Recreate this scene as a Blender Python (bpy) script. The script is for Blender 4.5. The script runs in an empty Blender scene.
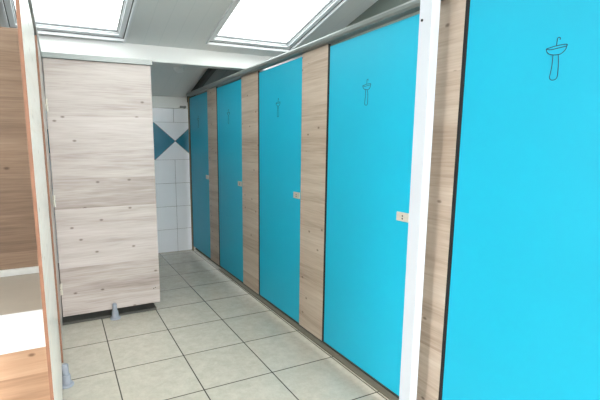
import bpy, bmesh, math, random
from mathutils import Vector, Matrix
scene = bpy.context.scene
COL = scene.collection
random.seed(4)

# ------------------------------------------------------------------ camera
def make_camera():
    pi, ya, ro, f = -.1568, .4315, -.0056, 417.31
    fw = Vector((math.cos(pi)*math.sin(ya), math.cos(pi)*math.cos(ya), math.sin(pi)))
    r = Vector((math.cos(ya), -math.sin(ya), 0)); u = r.cross(fw)
    r2 = r*math.cos(ro)+u*math.sin(ro); u2 = -r*math.sin(ro)+u*math.cos(ro)
    cd = bpy.data.cameras.new('camera'); co = bpy.data.objects.new('camera', cd); COL.objects.link(co)
    m = Matrix((r2, u2, -fw)).transposed().to_4x4()
    m.translation = Vector((-.2314, -2.6255, 1.4181))
    co.matrix_world = m
    cd.sensor_width = 36; cd.sensor_fit = 'HORIZONTAL'; cd.lens = f/600*36
    cd.shift_x = 47.28/600; cd.shift_y = 11.52/600; cd.clip_start = .05
    scene.camera = co
make_camera()

# ------------------------------------------------------------------ world, exposure
w = bpy.data.worlds.new('sky'); scene.world = w; w.use_nodes = True
nt = w.node_tree; nt.nodes.clear()
out = nt.nodes.new('ShaderNodeOutputWorld'); bg = nt.nodes.new('ShaderNodeBackground')
tc = nt.nodes.new('ShaderNodeTexCoord'); sx = nt.nodes.new('ShaderNodeSeparateXYZ'); rp = nt.nodes.new('ShaderNodeValToRGB')
rp.color_ramp.elements[0].position = .47; rp.color_ramp.elements[0].color = (.20, .20, .19, 1)
rp.color_ramp.elements[1].position = .53; rp.color_ramp.elements[1].color = (1, .985, .965, 1)
mp = nt.nodes.new('ShaderNodeMapRange'); mp.inputs['From Min'].default_value = -1
nt.links.new(tc.outputs['Generated'], sx.inputs[0]); nt.links.new(sx.outputs['Z'], mp.inputs['Value'])
nt.links.new(mp.outputs[0], rp.inputs[0]); nt.links.new(rp.outputs[0], bg.inputs[0])
# the sky is brighter on the sun's side, behind the camera
my = nt.nodes.new('ShaderNodeMapRange'); my.inputs['From Min'].default_value = 1; my.inputs['From Max'].default_value = -1
my.inputs['To Min'].default_value = 5.6; my.inputs['To Max'].default_value = 9.2
nt.links.new(sx.outputs['Y'], my.inputs['Value']); nt.links.new(my.outputs[0], bg.inputs[1])
nt.links.new(bg.outputs[0], out.inputs[0])
scene.view_settings.view_transform = 'Standard'; scene.view_settings.look = 'None'
scene.view_settings.gamma = 1; scene.view_settings.use_curve_mapping = False
scene.view_settings.exposure = 0.68

# ------------------------------------------------------------------ materials
def srgb(c):
    return tuple(((v/255)/12.92 if v/255 <= .04045 else (((v/255)+.055)/1.055)**2.4) for v in c)+(1,)
def mat(name, col, rough=.5, metal=0, spec=.5, vary=.0, bump=0, scale=20, emit=0):
    m = bpy.data.materials.new(name); m.use_nodes = True
    n = m.node_tree.nodes; l = m.node_tree.links; b = n['Principled BSDF']
    b.inputs['Roughness'].default_value = rough; b.inputs['Metallic'].default_value = metal
    b.inputs['Specular IOR Level'].default_value = spec
    c = srgb(col); b.inputs['Base Color'].default_value = c
    t = n.new('ShaderNodeTexCoord'); z = n.new('ShaderNodeTexNoise'); z.inputs['Scale'].default_value = scale; z.inputs['Detail'].default_value = 4
    l.new(t.outputs['Object'], z.inputs['Vector'])
    r = n.new('ShaderNodeValToRGB'); r.color_ramp.elements[0].position = .3; r.color_ramp.elements[1].position = .7
    r.color_ramp.elements[0].color = tuple(v*(1-vary) for v in c[:3])+(1,); r.color_ramp.elements[1].color = tuple(min(1, v*(1+vary)) for v in c[:3])+(1,)
    l.new(z.outputs['Fac'], r.inputs[0]); l.new(r.outputs[0], b.inputs['Base Color'])
    if bump:
        bp = n.new('ShaderNodeBump'); bp.inputs['Strength'].default_value = bump; bp.inputs['Distance'].default_value = .002
        l.new(z.outputs['Fac'], bp.inputs['Height']); l.new(bp.outputs[0], b.inputs['Normal'])
    return m
def math_n(nt, op, a, b=None, c=None):
    x = nt.nodes.new('ShaderNodeMath'); x.operation = op
    for i, v in enumerate((a, b, c)):
        if v is None: continue
        if isinstance(v, (int, float)): x.inputs[i].default_value = v
        else: nt.links.new(v, x.inputs[i])
    return x.outputs[0]
def wood(name, light, mid, dark, rough=.42, spec=.5, plank=.21, knots=(2.7, 4.6)):
    """horizontal-grain laminate: grain runs along x+y, boards stack in z"""
    m = bpy.data.materials.new(name); m.use_nodes = True; nt = m.node_tree; n = nt.nodes; l = nt.links; b = n['Principled BSDF']
    geo = n.new('ShaderNodeNewGeometry'); s = n.new('ShaderNodeSeparateXYZ'); l.new(geo.outputs['Position'], s.inputs[0])
    u = math_n(nt, 'ADD', s.outputs['X'], s.outputs['Y']); zz = s.outputs['Z']
    row = math_n(nt, 'FLOOR', math_n(nt, 'DIVIDE', zz, plank))
    wn = n.new('ShaderNodeTexWhiteNoise'); wn.noise_dimensions = '1D'; l.new(row, wn.inputs['W'])
    u2 = math_n(nt, 'ADD', u, math_n(nt, 'MULTIPLY', wn.outputs['Value'], 7.3))
    def cv(su, sz, extra=0.0):
        c = n.new('ShaderNodeCombineXYZ'); l.new(math_n(nt, 'MULTIPLY', u2, su), c.inputs[0]); l.new(math_n(nt, 'MULTIPLY', zz, sz), c.inputs[1]); c.inputs[2].default_value = extra
        return c.outputs[0]
    big = n.new('ShaderNodeTexNoise'); big.inputs['Scale'].default_value = 1; big.inputs['Detail'].default_value = 5; big.inputs['Roughness'].default_value = .6; big.inputs['Distortion'].default_value = .35
    l.new(cv(1.0, 13), big.inputs['Vector'])
    fine = n.new('ShaderNodeTexNoise'); fine.inputs['Scale'].default_value = 1; fine.inputs['Detail'].default_value = 6; fine.inputs['Distortion'].default_value = .3
    l.new(cv(5, 120, 3.1), fine.inputs['Vector'])
    kn = n.new('ShaderNodeTexVoronoi'); kn.inputs['Scale'].default_value = 1; kn.inputs['Randomness'].default_value = 1; kn.voronoi_dimensions = '2D'
    l.new(cv(knots[0], knots[1], .5), kn.inputs['Vector'])
    ramp = n.new('ShaderNodeValToRGB'); e = ramp.color_ramp.elements
    e[0].position = .28; e[0].color = srgb(dark); e[1].position = .72; e[1].color = srgb(light); k = e.new(.5); k.color = srgb(mid)
    f1 = math_n(nt, 'ADD', math_n(nt, 'MULTIPLY', big.outputs['Fac'], .62), math_n(nt, 'MULTIPLY', fine.outputs['Fac'], .34))
    f2 = math_n(nt, 'ADD', f1, math_n(nt, 'MULTIPLY', math_n(nt, 'SUBTRACT', wn.outputs['Value'], .4), .13))
    l.new(f2, ramp.inputs[0])
    kr = n.new('ShaderNodeValToRGB'); kr.color_ramp.elements[0].position = .018; kr.color_ramp.elements[0].color = (.28, .22, .18, 1); kr.color_ramp.elements[1].position = .05; kr.color_ramp.elements[1].color = (1, 1, 1, 1)
    l.new(kn.outputs['Distance'], kr.inputs[0])
    mx = n.new('ShaderNodeMix'); mx.data_type = 'RGBA'; mx.blend_type = 'MULTIPLY'; mx.inputs['Factor'].default_value = .8
    l.new(ramp.outputs[0], mx.inputs[6]); l.new(kr.outputs[0], mx.inputs[7]); l.new(mx.outputs[2], b.inputs['Base Color'])
    b.inputs['Roughness'].default_value = rough; b.inputs['Specular IOR Level'].default_value = spec
    bp = n.new('ShaderNodeBump'); bp.inputs['Strength'].default_value = .12; bp.inputs['Distance'].default_value = .001
    l.new(fine.outputs['Fac'], bp.inputs['Height']); l.new(bp.outputs[0], b.inputs['Normal'])
    return m
def floor_mat():
    m = bpy.data.materials.new('floor_tiles'); m.use_nodes = True; nt = m.node_tree; n = nt.nodes; l = nt.links; b = n['Principled BSDF']
    geo = n.new('ShaderNodeNewGeometry'); s = n.new('ShaderNodeSeparateXYZ'); l.new(geo.outputs['Position'], s.inputs[0])
    T = .45
    fx = math_n(nt, 'FRACT', math_n(nt, 'DIVIDE', s.outputs['X'], T)); fy = math_n(nt, 'FRACT', math_n(nt, 'DIVIDE', s.outputs['Y'], T))
    def edge(f): return math_n(nt, 'MINIMUM', f, math_n(nt, 'SUBTRACT', 1.0, f))
    d = math_n(nt, 'MINIMUM', edge(fx), edge(fy))
    g = n.new('ShaderNodeMapRange'); l.new(d, g.inputs['Value']); g.inputs['From Min'].default_value = .006; g.inputs['From Max'].default_value = .010
    cell = n.new('ShaderNodeCombineXYZ'); l.new(math_n(nt, 'FLOOR', math_n(nt, 'DIVIDE', s.outputs['X'], T)), cell.inputs[0]); l.new(math_n(nt, 'FLOOR', math_n(nt, 'DIVIDE', s.outputs['Y'], T)), cell.inputs[1])
    wn = n.new('ShaderNodeTexWhiteNoise'); wn.noise_dimensions = '2D'; l.new(cell.outputs[0], wn.inputs['Vector'])
    add = n.new('ShaderNodeVectorMath'); add.operation = 'ADD'; l.new(geo.outputs['Position'], add.inputs[0])
    sc = n.new('ShaderNodeVectorMath'); sc.operation = 'SCALE'; l.new(wn.outputs['Color'], sc.inputs[0]); sc.inputs['Scale'].default_value = 9; l.new(sc.outputs[0], add.inputs[1])
    a = n.new('ShaderNodeTexNoise'); a.inputs['Scale'].default_value = 13; a.inputs['Detail'].default_value = 9; a.inputs['Roughness'].default_value = .82; a.inputs['Distortion'].default_value = .1; l.new(add.outputs[0], a.inputs['Vector'])
    r = n.new('ShaderNodeValToRGB'); e = r.color_ramp.elements
    e[0].position = .3; e[0].color = srgb((176, 170, 157)); e[1].position = .68; e[1].color = srgb((202, 195, 181)); k = e.new(.5); k.color = srgb((190, 183, 169))
    l.new(math_n(nt, 'ADD', a.outputs['Fac'], math_n(nt, 'MULTIPLY', math_n(nt, 'SUBTRACT', wn.outputs['Value'], .5), .08)), r.inputs[0])
    mx = n.new('ShaderNodeMix'); mx.data_type = 'RGBA'; l.new(g.outputs[0], mx.inputs['Factor']); mx.inputs[6].default_value = srgb((70, 66, 60)); l.new(r.outputs[0], mx.inputs[7]); l.new(mx.outputs[2], b.inputs['Base Color'])
    rr = n.new('ShaderNodeMapRange'); l.new(a.outputs['Fac'], rr.inputs['Value']); rr.inputs['To Min'].default_value = .26; rr.inputs['To Max'].default_value = .28
    l.new(rr.outputs[0], b.inputs['Roughness'])
    bp = n.new('ShaderNodeBump'); bp.inputs['Strength'].default_value = .2; bp.inputs['Distance'].default_value = .001; l.new(g.outputs[0], bp.inputs['Height']); l.new(bp.outputs[0], b.inputs['Normal'])
    return m
def plank_mat(name, col, groove, pitch=.12, rough=.45):
    m = bpy.data.materials.new(name); m.use_nodes = True; nt = m.node_tree; n = nt.nodes; l = nt.links; b = n['Principled BSDF']
    geo = n.new('ShaderNodeNewGeometry'); s = n.new('ShaderNodeSeparateXYZ'); l.new(geo.outputs['Position'], s.inputs[0])
    f = math_n(nt, 'FRACT', math_n(nt, 'DIVIDE', s.outputs['X'], pitch))
    d = math_n(nt, 'MINIMUM', f, math_n(nt, 'SUBTRACT', 1.0, f))
    g = n.new('ShaderNodeMapRange'); l.new(d, g.inputs['Value']); g.inputs['From Min'].default_value = .01; g.inputs['From Max'].default_value = .04
    mx = n.new('ShaderNodeMix'); mx.data_type = 'RGBA'; l.new(g.outputs[0], mx.inputs['Factor']); mx.inputs[6].default_value = srgb(groove); mx.inputs[7].default_value = srgb(col); l.new(mx.outputs[2], b.inputs['Base Color'])
    b.inputs['Roughness'].default_value = rough
    bp = n.new('ShaderNodeBump'); bp.inputs['Strength'].default_value = .15; bp.inputs['Distance'].default_value = .002; l.new(g.outputs[0], bp.inputs['Height']); l.new(bp.outputs[0], b.inputs['Normal'])
    return m
def glass_mat():
    m = bpy.data.materials.new('window_glass'); m.use_nodes = True; n = m.node_tree.nodes; l = m.node_tree.links; n.clear()
    o = n.new('ShaderNodeOutputMaterial'); t = n.new('ShaderNodeBsdfTransparent'); g = n.new('ShaderNodeBsdfGlossy'); mx = n.new('ShaderNodeMixShader')
    g.inputs['Roughness'].default_value = .03; t.inputs[0].default_value = (.72, .76, .76, 1)
    mx.inputs[0].default_value = .06; l.new(t.outputs[0], mx.inputs[1]); l.new(g.outputs[0], mx.inputs[2]); l.new(mx.outputs[0], o.inputs[0])
    return m
M = dict(
    cyan=mat('cyan_laminate', (15, 179, 213), .42, spec=.35, vary=.02, scale=3),
    teal=mat('teal_glaze', (18, 112, 138), .25, vary=.05, scale=8),
    wtile=mat('white_glaze', (234, 239, 244), .22, vary=.02, scale=4),
    grout=mat('grey_grout', (120, 124, 124), .9, vary=.05, scale=60),
    wood=wood('oak_laminate', (212, 197, 182), (192, 173, 155), (158, 136, 117), plank=.115, knots=(3.2, 5.2)),
    pale=wood('pale_oak_laminate', (190, 182, 178), (172, 162, 156), (132, 119, 111), plank=.235, rough=.38),
    brown=wood('brown_shaded_oak_laminate', (170, 145, 124), (144, 119, 99), (112, 90, 74)),  # darkened laminate: shade inside the left cubicle is put into its colour
    cream=wood('cream_oak_laminate', (238, 232, 224), (228, 221, 211), (206, 196, 184), rough=.3),
    tan=wood('tan_oak_laminate', (206, 172, 144), (190, 154, 126), (160, 126, 100)),
    edge=mat('orange_brown_core', (138, 98, 76), .5, vary=.12, scale=30),
    black=mat('black_seal', (10, 11, 13), .6, vary=.05),
    rail=mat('grey_painted_metal', (122, 128, 126), .35, metal=.35, vary=.04, scale=6),
    steel=mat('brushed_steel', (206, 200, 188), .35, metal=.15, vary=.05, scale=80),
    foot=mat('grey_nylon', (140, 146, 156), .45, vary=.05, scale=40),
    white=mat('white_paint', (236, 238, 240), .4, vary=.01, scale=5),
    beam=mat('white_beam_paint', (226, 228, 226), .45, vary=.015, scale=4),
    ceil=plank_mat('ceiling_boards', (228, 229, 227), (222, 224, 222), pitch=.14, rough=.4),
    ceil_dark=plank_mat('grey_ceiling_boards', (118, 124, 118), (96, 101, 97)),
    ceilfar=mat('grey_ceiling_paint', (226, 229, 226), .6, vary=.03, scale=3),
    wallgrey=mat('grey_green_wall_paint', (112, 120, 113), .7, vary=.04, scale=4),
    dark=mat('dark_rafter_paint', (52, 54, 50), .6, vary=.1, scale=9),
    floor=floor_mat(),
    sill=mat('threshold_stone', (112, 106, 92), .5, vary=.08, scale=25),
    shade_gasket=mat('grey_shade_gasket', (96, 98, 100), .7),
    post=mat('post_paint', (208, 213, 222), .4, vary=.01, scale=5),
    shade_slab=mat('dark_shade_slab', (62, 62, 56), .55, vary=.08, scale=15),  # stands in for floor shade below the doors and the pale panel
    glass=glass_mat(),
    ink=mat('dark_engraving', (38, 42, 62), .7),
    counter=mat('grey_beige_worktop', (176, 168, 156), .4, vary=.03, scale=12),
    lamp=mat('lamp_plastic', (236, 238, 236), .3, vary=.01),
    trimwood=mat('olive_wood_trim', (132, 118, 88), .5, vary=.12, scale=20),
)

# ------------------------------------------------------------------ mesh helpers
def link(name, bm, m, parent=None, smooth=False):
    me = bpy.data.meshes.new(name); bmesh.ops.recalc_face_normals(bm, faces=bm.faces[:]); bm.to_mesh(me); bm.free()
    for k in (m if isinstance(m, (list, tuple)) else [m]): me.materials.append(k)
    if smooth:
        for p in me.polygons: p.use_smooth = True
    o = bpy.data.objects.new(name, me); COL.objects.link(o)
    if parent: o.parent = parent
    return o
def box(bm, x0, x1, y0, y1, z0, z1, bev=0, mi=0, seg=2):
    b2 = bmesh.new(); bmesh.ops.create_cube(b2, size=1)
    bmesh.ops.scale(b2, vec=(x1-x0, y1-y0, z1-z0), verts=b2.verts); bmesh.ops.translate(b2, vec=((x0+x1)/2, (y0+y1)/2, (z0+z1)/2), verts=b2.verts)
    if bev: bmesh.ops.bevel(b2, geom=b2.edges[:], offset=bev, segments=seg, affect='EDGES', profile=.5)
    for f in b2.faces: f.material_index = mi
    me = bpy.data.meshes.new('t'); b2.to_mesh(me); b2.free(); bm.from_mesh(me); bpy.data.meshes.remove(me); return bm
def BX(*a, **k): return box(bmesh.new(), *a, **k)
def lathe(bm, prof, cx, cy, cz=0, n=24, mi=0, axis='Z'):
    rings = []
    for r, h in prof:
        ring = []
        for i in range(n):
            a = 2*math.pi*i/n; p = (r*math.cos(a), r*math.sin(a), h)
            if axis == 'X': p = (p[2], p[0], p[1])
            if axis == 'Y': p = (p[0], p[2], p[1])
            ring.append(bm.verts.new((cx+p[0], cy+p[1], cz+p[2])))
        rings.append(ring)
    for a, b in zip(rings, rings[1:]):
        for i in range(n): bm.faces.new((a[i], a[(i+1) % n], b[(i+1) % n], b[i])).material_index = mi
    bm.faces.new(rings[0]).material_index = mi; bm.faces.new(rings[-1]).material_index = mi
    return bm
def tube(bm, pts, r, n=8, closed=False):
    pts = [Vector(p) for p in pts]; N = len(pts); rings = []
    for i, p in enumerate(pts):
        a = pts[(i-1) % N] if (closed or i > 0) else p; b = pts[(i+1) % N] if (closed or i < N-1) else p
        t = (b-a).normalized(); up = Vector((1, 0, 0)) if abs(t.x) < .9 else Vector((0, 0, 1))
        s = t.cross(up).normalized(); q = t.cross(s)
        rings.append([bm.verts.new(p+s*r*math.cos(2*math.pi*k/n)+q*r*math.sin(2*math.pi*k/n)) for k in range(n)])
    prs = list(zip(rings, rings[1:]))+([(rings[-1], rings[0])] if closed else [])
    for a, b in prs:
        for k in range(n): bm.faces.new((a[k], a[(k+1) % n], b[(k+1) % n], b[k]))
    if not closed: bm.faces.new(rings[0]); bm.faces.new(rings[-1])
    return bm
def thing(name, label, cat, loc=(0, 0, 0), group=None):
    o = bpy.data.objects.new(name, None); o.empty_display_size = .1; COL.objects.link(o); o.location = loc
    return tag(o, label, cat, group)
def tag(o, label, cat, group=None):
    o['label'] = label; o['category'] = cat
    if group: o['group'] = group
    o['kind'] = 'thing'
    return o
def struct(name, bm, m, label=None, cat=None):
    o = link(name, bm, m); o['kind'] = 'structure'
    if label: o['label'] = label; o['category'] = cat
    return o
def under(root, o, label=None):
    """parent a world-space mesh under a thing standing at root.location"""
    o.data.transform(Matrix.Translation(-Vector(root.location))); o.parent = root
    if label: o['label'] = label
    return o

# ------------------------------------------------------------------ room shell
XL, XR, YF, YB = -1.5, 2.35, 2.846, -4.2
SL = .245
def cz(y): return 2.36+SL*(1.54-y)
struct('floor', BX(XL, XR, YB, YF, -.06, 0), M['floor'], 'beige grey square stone floor tiles with dark joints', 'floor')

YP_ = .87
SKY = [(-.54, .40, .26, 1.50), (1.13, 2.07, .18, 1.40), (-.54, .40, -1.42, -.18), (1.13, 2.07, -1.5, -.26)]
def ceiling_slab():
    bm = bmesh.new()
    xs = sorted({XL-.1, XR+.1, -.54, .40, 1.13, 2.07}); ys = sorted({YB, YF+.1, .26, 1.50, .18, 1.40, -1.42, -.18, -1.5, -.26})
    for x0, x1 in zip(xs, xs[1:]):
        for y0, y1 in zip(ys, ys[1:]):
            cx, cy = (x0+x1)/2, (y0+y1)/2
            if any(a < cx < b and c < cy < d for a, b, c, d in SKY): continue
            v = [bm.verts.new((x, y, cz(y)+h)) for h in (0, .12) for x, y in ((x0, y0), (x1, y0), (x1, y1), (x0, y1))]
            for f in ((0, 1, 2, 3), (7, 6, 5, 4), (0, 4, 5, 1), (1, 5, 6, 2), (2, 6, 7, 3), (3, 7, 4, 0)): bm.faces.new([v[i] for i in f])
    bmesh.ops.remove_doubles(bm, verts=bm.verts, dist=1e-5)
    return bm
struct('ceiling', ceiling_slab(), M['ceil'], 'sloping light grey boarded ceiling with skylights', 'ceiling')
def shell_wall(name, x0, x1, y0, y1, m, label, z0=0.0):
    bm = bmesh.new(); v = []
    for x, y in ((x0, y0), (x1, y0), (x1, y1), (x0, y1)): v.append((bm.verts.new((x, y, z0)), bm.verts.new((x, y, cz(y)+.0))))
    for i in range(4):
        a, b = v[i], v[(i+1) % 4]; bm.faces.new((a[0], b[0], b[1], a[1]))
    bm.faces.new([p[0] for p in v]); bm.faces.new([p[1] for p in v])
    return struct(name, bm, m, label, 'wall')
wf = shell_wall('wall_far', XL-.1, XR+.1, YF, YF+.1, M['grout'], 'far end wall with white tiles and teal triangles', -.06)
wr = shell_wall('wall_right', XR, XR+.1, YB, YF, M['wallgrey'], 'grey green painted wall above the blue cubicle doors', -.06)
wb = shell_wall('wall_back_blocker', XL, .45, YB-.1, YB, M['wtile'], 'unseen pale wall added behind the camera at left to block light', -.06)  # unseen part wall, added to cut the light from behind
wl = shell_wall('wall_left', XL-.1, XL, -1.35, YF, M['wtile'], 'pale wall at left of the room', -.06)
shell_wall('wall_light_gap', XL-.1, XL, YB, -1.9, M['wtile'], 'unseen pale wall added beside a light gap near the camera', -.06)  # unseen; the gap before it is added to let in side light

# wall tiles on the far wall: white field, teal diamonds in a border row
def far_tiles():
    bm = bmesh.new(); W, H, g = .31, .31, .002
    def cell(x0, x1, z0, z1):
        box(bm, x0+g, x1-g, YF-.007, YF+.001, z0+g, z1-g, bev=.0012, seg=1)
    x = 1.16
    while x-W > XL: x -= W
    xs = [x+k*W for k in range(-1, 14)]
    for x0, x1 in zip(xs, xs[1:]):
        a, b = max(x0, XL+.002), min(x1, XR-.002)
        if b-a < .01: continue
        for k in range(4): cell(a, b, k*H, (k+1)*H)
        cell(a, b, 1.722, 1.90)
    return bm
o = link('wall_tiles', far_tiles(), M['wtile'], wf)
def prism(bm, pts, y0, y1, mi=0):
    f = [bm.verts.new((x, y0, z)) for x, z in pts]; b = [bm.verts.new((x, y1, z)) for x, z in pts]
    bm.faces.new(f).material_index = mi; bm.faces.new(b[::-1]).material_index = mi
    for i in range(len(pts)):
        j = (i+1) % len(pts); bm.faces.new((f[i], f[j], b[j], b[i])).material_index = mi
dm = bmesh.new(); wm_ = bmesh.new(); zc, hh, hw, cx0 = 1.481, .240, .275, 1.172
for k in range(-5, 5):
    c = cx0+hw+k*2*hw; g = .003
    if c-hw < XL or c+hw > XR: continue
    prism(dm, [(c-hw+g, zc), (c, zc-hh+g), (c+hw-g, zc), (c, zc+hh-g)], YF-.007, YF+.001)
    d = c-hw
    prism(wm_, [(d-hw+2*g, zc+hh), (d, zc+2*g), (d+hw-2*g, zc+hh)], YF-.007, YF+.001)
    prism(wm_, [(d-hw+2*g, zc-hh), (d+hw-2*g, zc-hh), (d, zc-2*g)], YF-.007, YF+.001)
o = link('tile_border', dm, M['teal'], wf); o['label'] = 'teal diamond tiles in a row on the white wall'
link('border_tiles', wm_, M['wtile'], wf)
struct('trim_1', box(BX(XL, XR, YF-.03, YF, 1.903, 2.043, bev=.006), XL, XR, YF-.045, YF, 1.898, 1.912, bev=.003), M['ceilfar'], 'pale grey boxed band along the top of the tiled wall', 'trim')

# beam across the room under the roof slope
bm = bmesh.new(); box(bm, XL, XR, 1.54, 1.66, 2.212, 2.40, bev=.006)
struct('trim_2', bm, M['beam'], 'white painted beam crossing the room under the skylights', 'beam')
# rafter running down over the cubicle fronts
bm = bmesh.new(); x0, x1 = 1.335, 1.375; v = []
for y in (1.66, YF-.047):
    t_ = cz(y); dz = .035 if y < 2 else .035
    v.append([bm.verts.new((x, y, z)) for x, z in ((x0, t_-.075), (x1, t_-.075), (x1, t_), (x0, t_))])
for i in range(4): bm.faces.new((v[0][i], v[0][(i+1) % 4], v[1][(i+1) % 4], v[1][i]))
bm.faces.new(v[0]); bm.faces.new(v[1])
struct('trim_3', bm, M['dark'], 'dark rafter sloping down to the far wall', 'rafter')
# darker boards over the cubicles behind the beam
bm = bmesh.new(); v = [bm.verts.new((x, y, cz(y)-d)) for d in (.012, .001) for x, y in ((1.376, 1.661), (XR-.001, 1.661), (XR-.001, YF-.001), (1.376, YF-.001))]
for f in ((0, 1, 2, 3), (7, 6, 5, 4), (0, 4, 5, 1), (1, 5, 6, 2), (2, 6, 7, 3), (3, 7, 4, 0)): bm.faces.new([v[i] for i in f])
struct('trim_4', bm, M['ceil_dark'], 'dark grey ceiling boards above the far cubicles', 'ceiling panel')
# low threshold along the cubicles
struct('trim_5', BX(1.362, 1.405, YB, 1.78, 0, .012, bev=.003), M['sill'], 'low beige stone threshold strip under the blue doors', 'threshold')
struct('trim_7', BX(1.4055, XR, YB, YF, 0, .02, bev=.002), M['shade_slab'], 'dark slab standing in for shade inside the cubicles', 'shade slab')  # dark slab put in for the shadow under the blue doors
struct('trim_6', BX(1.318, 1.333, 2.655, 2.715, .03, 2.03, bev=.002), M['trimwood'], 'narrow olive wooden strip in the corner beside the farthest door', 'trim')

bm = BX(.474, .486, YP_+.015, YF-.01, .079, 2.05, bev=.001)  # unseen wall added to darken the gap below the pale panel
struct('wall_inner_added', bm, M['pale'], 'unseen side wall added to shade the floor behind the large pale panel', 'partition')
struct('trim_8', BX(XL, .455, YP_+.02, YF-.009, 0, .02, bev=.002), M['shade_slab'], 'dark slab standing in for shade behind the pale panel', 'shade slab')  # dark slab put in for the shadow under the pale panel

# ------------------------------------------------------------------ skylights
def skylight(idx, x0, x1, y0, y1, label):
    c = Vector(((x0+x1)/2, (y0+y1)/2, cz((y0+y1)/2)))
    R = Matrix.Translation(c) @ Matrix.Rotation(-math.atan(SL), 4, 'X')
    hx, hy = (x1-x0)/2, (y1-y0)/2*math.sqrt(1+SL*SL)
    root = bpy.data.objects.new('window_%d' % idx, None); COL.objects.link(root); root.matrix_world = R
    root['kind'] = 'structure'; root['label'] = label; root['category'] = 'skylight'
    def ring(bm, ax, ay, t, za, zb, bev=.004):
        box(bm, -ax, -ax+t, -ay, ay, za, zb, bev=bev); box(bm, ax-t, ax, -ay, ay, za, zb, bev=bev)
        box(bm, -ax+t, ax-t, -ay, -ay+t, za, zb, bev=bev); box(bm, -ax+t, ax-t, ay-t, ay, za, zb, bev=bev)
    bm = bmesh.new(); ring(bm, hx-.001, hy-.001, .016, -.014, .12, .002)
    link('casing', bm, M['white'], root)
    bm = bmesh.new(); ring(bm, hx-.024, hy-.024, .042, .012, .09, .003)
    s = link('sash', bm, M['white'], root)
    bm = bmesh.new(); ring(bm, hx-.066, hy-.066, .012, .026, .044, .002)
    link('glazing_bead', bm, M['white'], s)
    bm = bmesh.new(); box(bm, -hx+.055, hx-.055, -hy+.055, hy-.055, .050, .056); link('pane', bm, M['glass'], root)
    bm = bmesh.new(); ring(bm, hx-.018, hy-.018, .0055, .010, .05, .0005); ring(bm, hx-.079, hy-.079, .007, .034, .0495, .0005)
    link('shade_gasket', bm, M['shade_gasket'], root)  # rings coloured dark to draw the shadow lines of the frame gaps
    return root
skylight(1, *SKY[0], 'bright white framed skylight above the pale wooden panel')
skylight(2, *SKY[1], 'bright white framed skylight reaching over the blue doors')
skylight(3, *SKY[2], 'added unseen skylight near the camera for extra light, left of the room')  # out of view, added to brighten the near doors
skylight(4, *SKY[3], 'added unseen skylight near the camera for extra light, over the cubicles')  # second added skylight, also out of view

# ------------------------------------------------------------------ right hand row: doors, pilasters, rail
XD = 1.318
ICON = dict(
 faucet=[(-.0019, .0453), (-.0026, .0603), (-.0034, .0679), (-.007, .0705), (-.0116, .0678), (-.0124, .0648), (-.0111, .0618)],
 rim=[(.0296, .0404), (.0184, .0421), (.0046, .0438), (-.0199, .0444), (-.035, .0423), (-.0339, .037), (-.0234, .0364), (-.0127, .0358), (.001, .0354), (.0121, .0348), (.0235, .0369)],
 bowl=[(.0301, .0399), (.0273, .0296), (.0204, .0225), (.0103, .0178), (-.0039, .0148), (-.0175, .0153), (-.0275, .0217), (-.0335, .0305), (-.0351, .0412)],
 ped=[(.0062, .0159), (.0059, .0016), (.0064, -.0212), (.0084, -.041), (.0102, -.0569), (.006, -.0644), (-.001, -.0671), (-.0097, -.0654), (-.0144, -.057), (-.0148, -.0388), (-.0144, -.019), (-.0121, .004), (-.0106, .0143)])
def smooth_pts(p, closed):
    out = []; n = len(p)
    for i in range(n if closed else n-1):
        P = [p[(i+k) % n] if closed else p[min(max(i+k, 0), n-1)] for k in (-1, 0, 1, 2)]
        for s in range(4):
            t = s/4
            out.append(tuple(.5*((2*P[1][j])+(-P[0][j]+P[2][j])*t+(2*P[0][j]-5*P[1][j]+4*P[2][j]-P[3][j])*t*t+(-P[0][j]+3*P[1][j]-3*P[2][j]+P[3][j])*t**3) for j in (0, 1)))
    if not closed: out.append(p[-1])
    return out
def blue_door(y1, y0, label, icon_z, latch=True, hidden_latch=False):
    root = thing('cubicle_door', label, 'door', (XD, y1, .10), 'blue cubicle doors along the right side')
    under(root, link('door_panel', BX(XD, XD+.013, y0+.003, y1-.015, .10, 2.012, bev=.0015), M['cyan']))
    under(root, link('edge_seal', BX(XD-.002, XD+.016, y1-.014, y1-.001, .10, 2.012, bev=.001), M['black']), 'black edge seal')
    yc = (y0+y1)/2
    bm = bmesh.new()
    for k, v in ICON.items():
        p = smooth_pts(v, k == 'rim'); tube(bm, [(XD-.0002, yc+a, icon_z+b) for a, b in p], .0013, 6, closed=(k == 'rim'))
    under(root, link('washbasin_symbol', bm, M['ink']), 'dark outline drawing of a washbasin with tap')
    if latch:
        bm = BX(XD-.008, XD, y0+.006, y0+.088, 1.038, 1.083, bev=.002)
        l_ = under(root, link('latch_plate', bm, M['steel']), 'pale metal latch plate')
        bm = bmesh.new()
        for z in (1.052, 1.066): lathe(bm, [(.0042, -.0012), (.0042, .0)], XD-.008, y0+.046, z, 12, axis='X')
        s = under(root, link('latch_screw', bm, M['black'])); s.parent = l_; s['label'] = 'small dark screws'
    return root
D = [(2.64, 1.935), (1.631, .972), (.613, -.077), (-.387, -1.115), (-1.351, -2.075)]
blue_door(*D[0], 'blue cubicle door farthest away, next to the white tiled wall', 1.70)
blue_door(*D[1], 'second blue door from the tiled wall, narrow in view', 1.70)
blue_door(*D[2], 'middle blue door, third from the white tiled wall', 1.70)
blue_door(*D[3], 'bright blue door directly left of the white post, small basin symbol', 1.70)
blue_door(*D[4], 'nearest bright blue door at the right edge, large basin symbol', 1.70)
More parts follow.
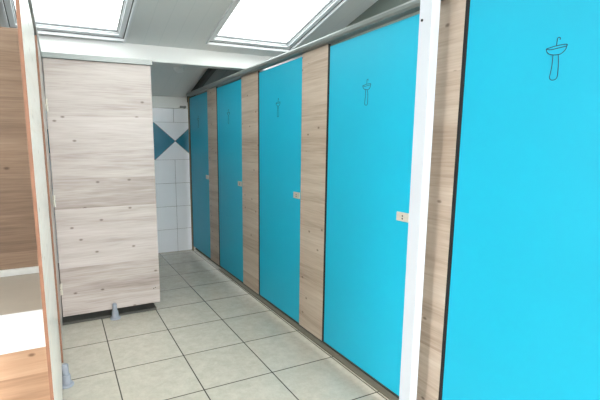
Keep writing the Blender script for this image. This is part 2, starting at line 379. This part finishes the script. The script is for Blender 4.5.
P = [(1.933, 1.634, 'narrow wooden strip between the farthest and second farthest blue doors'),
     (.970, .616, 'wooden strip between the second and middle blue doors'),
     (-.080, -.384, 'wooden strip between the middle blue door and the door left of the post'),
     (-1.118, -1.348, 'wooden strip just right of the white post, reaching the top edge'),
     (-2.078, -2.38, 'wooden strip beyond the nearest blue door')]
for y1, y0, lb in P[:4]:
    root = thing('pilaster_panel', lb, 'panel', (XD, y0, .09), 'grey oak strips between the blue doors')
    under(root, link('panel_board', BX(XD-.001, XD+.013, y0, y1, .092, 2.03, bev=.0015), M['wood']))
    under(root, link('panel_edge', BX(XD-.0015, XD+.014, y0-.0025, y0-.0003, .092, 2.03), M['black']), 'black board edge')
# head rail
bm = bmesh.new(); rr = []
prof = [(1.279, 2.032), (1.272, 2.044), (1.274, 2.060), (1.284, 2.072), (1.300, 2.076), (1.320, 2.074), (1.334, 2.064), (1.336, 2.034)]
for y in (-2.4, 2.61):
    rr.append([bm.verts.new((x, y, z-.002)) for x, z in prof])
for i in range(len(prof)): bm.faces.new((rr[0][i], rr[0][(i+1) % len(prof)], rr[1][(i+1) % len(prof)], rr[1][i]))
bm.faces.new(rr[0]); bm.faces.new(rr[1])
o = link('head_rail', bm, M['rail'], smooth=False); tag(o, 'long grey metal rail running along the top of the blue doors', 'rail')

# white post
root = thing('support_post', 'white square post standing in front of the blue doors', 'post', (1.22, -1.25, 0))
under(root, link('post_body', BX(1.200, 1.244, -1.286, -1.218, 0, cz(-1.2)-.002, bev=.002), M['post']))
under(root, link('bolt', lathe(bmesh.new(), [(.0055, -.003), (.0055, .001)], 1.200, -1.235, 1.935, 12, axis='X'), M['black']), 'small dark bolt')

# ------------------------------------------------------------------ support foot
def foot(x, y, top, root):
    bm = bmesh.new()
    lathe(bm, [(.042, 0), (.044, .006), (.040, .012), (.029, .016), (.0275, .030), (.0270, .056), (.026, .068), (.0195, .072), (.019, top), (.015, top+.006)], x, y, 0, 20)
    o = link('support_foot', bm, M['foot'], smooth=False); under(root, o, 'grey plastic support foot'); return o

# pale transverse panel
YP = .87
root = thing('partition_panel', 'large pale wooden panel facing the camera on one grey foot', 'panel', (.1, YP, 0))
under(root, link('panel_board', BX(-.288, .486, YP, YP+.013, .078, 2.052, bev=.0015), M['pale']))
bm = bmesh.new(); lathe(bm, [(.004, -.0015), (.004, .001)], .434, YP, .205, 10, axis='Y'); lathe(bm, [(.004, -.0015), (.004, .001)], .448, YP, .212, 10, axis='Y')
under(root, link('screw', bm, M['black']), 'small dark screws')
foot(.104, YP-.018, .125, root)
o = link('top_rail', box(BX(-.302, .500, YP-.012, YP+.026, 2.054, 2.072, bev=.003), -.302, .5, YP-.002, YP+.02, 2.072, 2.096, bev=.002), M['rail'])
tag(o, 'slim grey metal rail on the top edge of the large pale panel', 'rail')

# left row: front board, closed door, rail
XS = -.303
root = thing('front_board', 'tall board seen edge-on at left with orange brown edge', 'panel', (XS, -1.17, 0))
under(root, link('panel_board', BX(XS-.010, XS, -1.175, -.022, .09, 2.03, bev=.0012), M['cream']))
under(root, link('panel_edge', BX(XS-.0103, XS+.0003, -1.1785, -1.1752, .09, 2.03), M['edge']), 'orange brown core edge')
under(root, link('far_edge', BX(XS-.0135, XS+.0005, -.0217, -.018, .09, 2.03), M['black']), 'black edge')
foot(XS+.018, -.05, .13, root)
root = thing('cubicle_door', 'closed door seen edge-on beside the pale panel, orange brown edge', 'door', (XS, .05, .1))
under(root, link('door_panel', BX(XS-.004, XS+.009, .052, YP-.004, .10, 2.02, bev=.0012), M['pale']))
under(root, link('panel_edge', BX(XS-.0045, XS+.0095, .0482, .0517, .10, 2.02), M['edge']), 'orange brown core edge')
for z in (1.72, 1.01, .31):
    bm = bmesh.new()
    lathe(bm, [(.0078, -.045), (.0078, -.004)], XS+.0195, YP-.0085, z, 14); lathe(bm, [(.0078, .004), (.0078, .045)], XS+.0195, YP-.0085, z, 14)
    lathe(bm, [(.004, -.004), (.004, .004)], XS+.0195, YP-.0085, z, 14)
    box(bm, XS+.0085, XS+.0115, YP-.05, YP-.008, z-.04, z+.04, bev=.0008, seg=1)
    under(root, link('hinge', bm, M['steel']), 'metal hinge')
bm = BX(XS-.02, XS+.012, -2.0, YP-.014, 2.036, 2.085, bev=.006)
o = link('head_rail', bm, M['rail']); tag(o, 'dark grey rail on top of the left boards, seen end-on', 'rail')

# inside of the nearest left cubicle
o = link('partition_panel', BX(XL+.002, XS-.017, -.02, -.007, .09, 2.03, bev=.0015), M['brown']); tag(o, 'shade-darkened brown wooden partition inside the nearest left cubicle', 'panel')
root = thing('bench_counter', 'white fronted counter against the brown partition, left edge', 'counter', (-.9, -.34, 0))
under(root, link('worktop', BX(XL+.004, XS-.018, -.655, -.024, .69, .712, bev=.002), M['counter']), 'grey beige worktop')
under(root, link('front_fascia', BX(XL+.004, XS-.018, -.672, -.656, .545, .716, bev=.003), M['white']), 'white front fascia')
under(root, link('back_ledge', BX(XL+.004, XS-.018, -.05, -.024, .713, .748, bev=.003), M['beam']), 'pale back ledge')
under(root, link('front_board', BX(XL+.004, XS-.018, -.655, -.64, .01, .689, bev=.002), M['tan']), 'tan wooden front')

# ------------------------------------------------------------------ small things
y = 1.97
root = thing('ceiling_lamp', 'small round white lamp on the ceiling behind the beam', 'lamp', (1.02, y, cz(y)))
root.rotation_euler = (-math.atan(SL), 0, 0)
bm = lathe(bmesh.new(), [(.062, -.002), (.062, -.014), (.056, -.020)], 0, 0, 0, 28); link('lamp_rim', bm, M['lamp'], root)
bm = lathe(bmesh.new(), [(.054, -.020), (.050, -.034), (.036, -.044), (.012, -.049)], 0, 0, 0, 28); link('lamp_shade', bm, M['lamp'], root, smooth=True)
bm = BX(1.235, 1.285, YF-.068, YF-.046, 1.905, 1.93, bev=.006); lathe(bm, [(.016, -.03), (.018, -.02), (.018, 0)], 1.30, YF-.046, 1.915, 16, axis='Y')
o = link('wall_bracket', bm, M['rail']); tag(o, 'small grey bracket under the band at the top of the tiled wall', 'bracket')
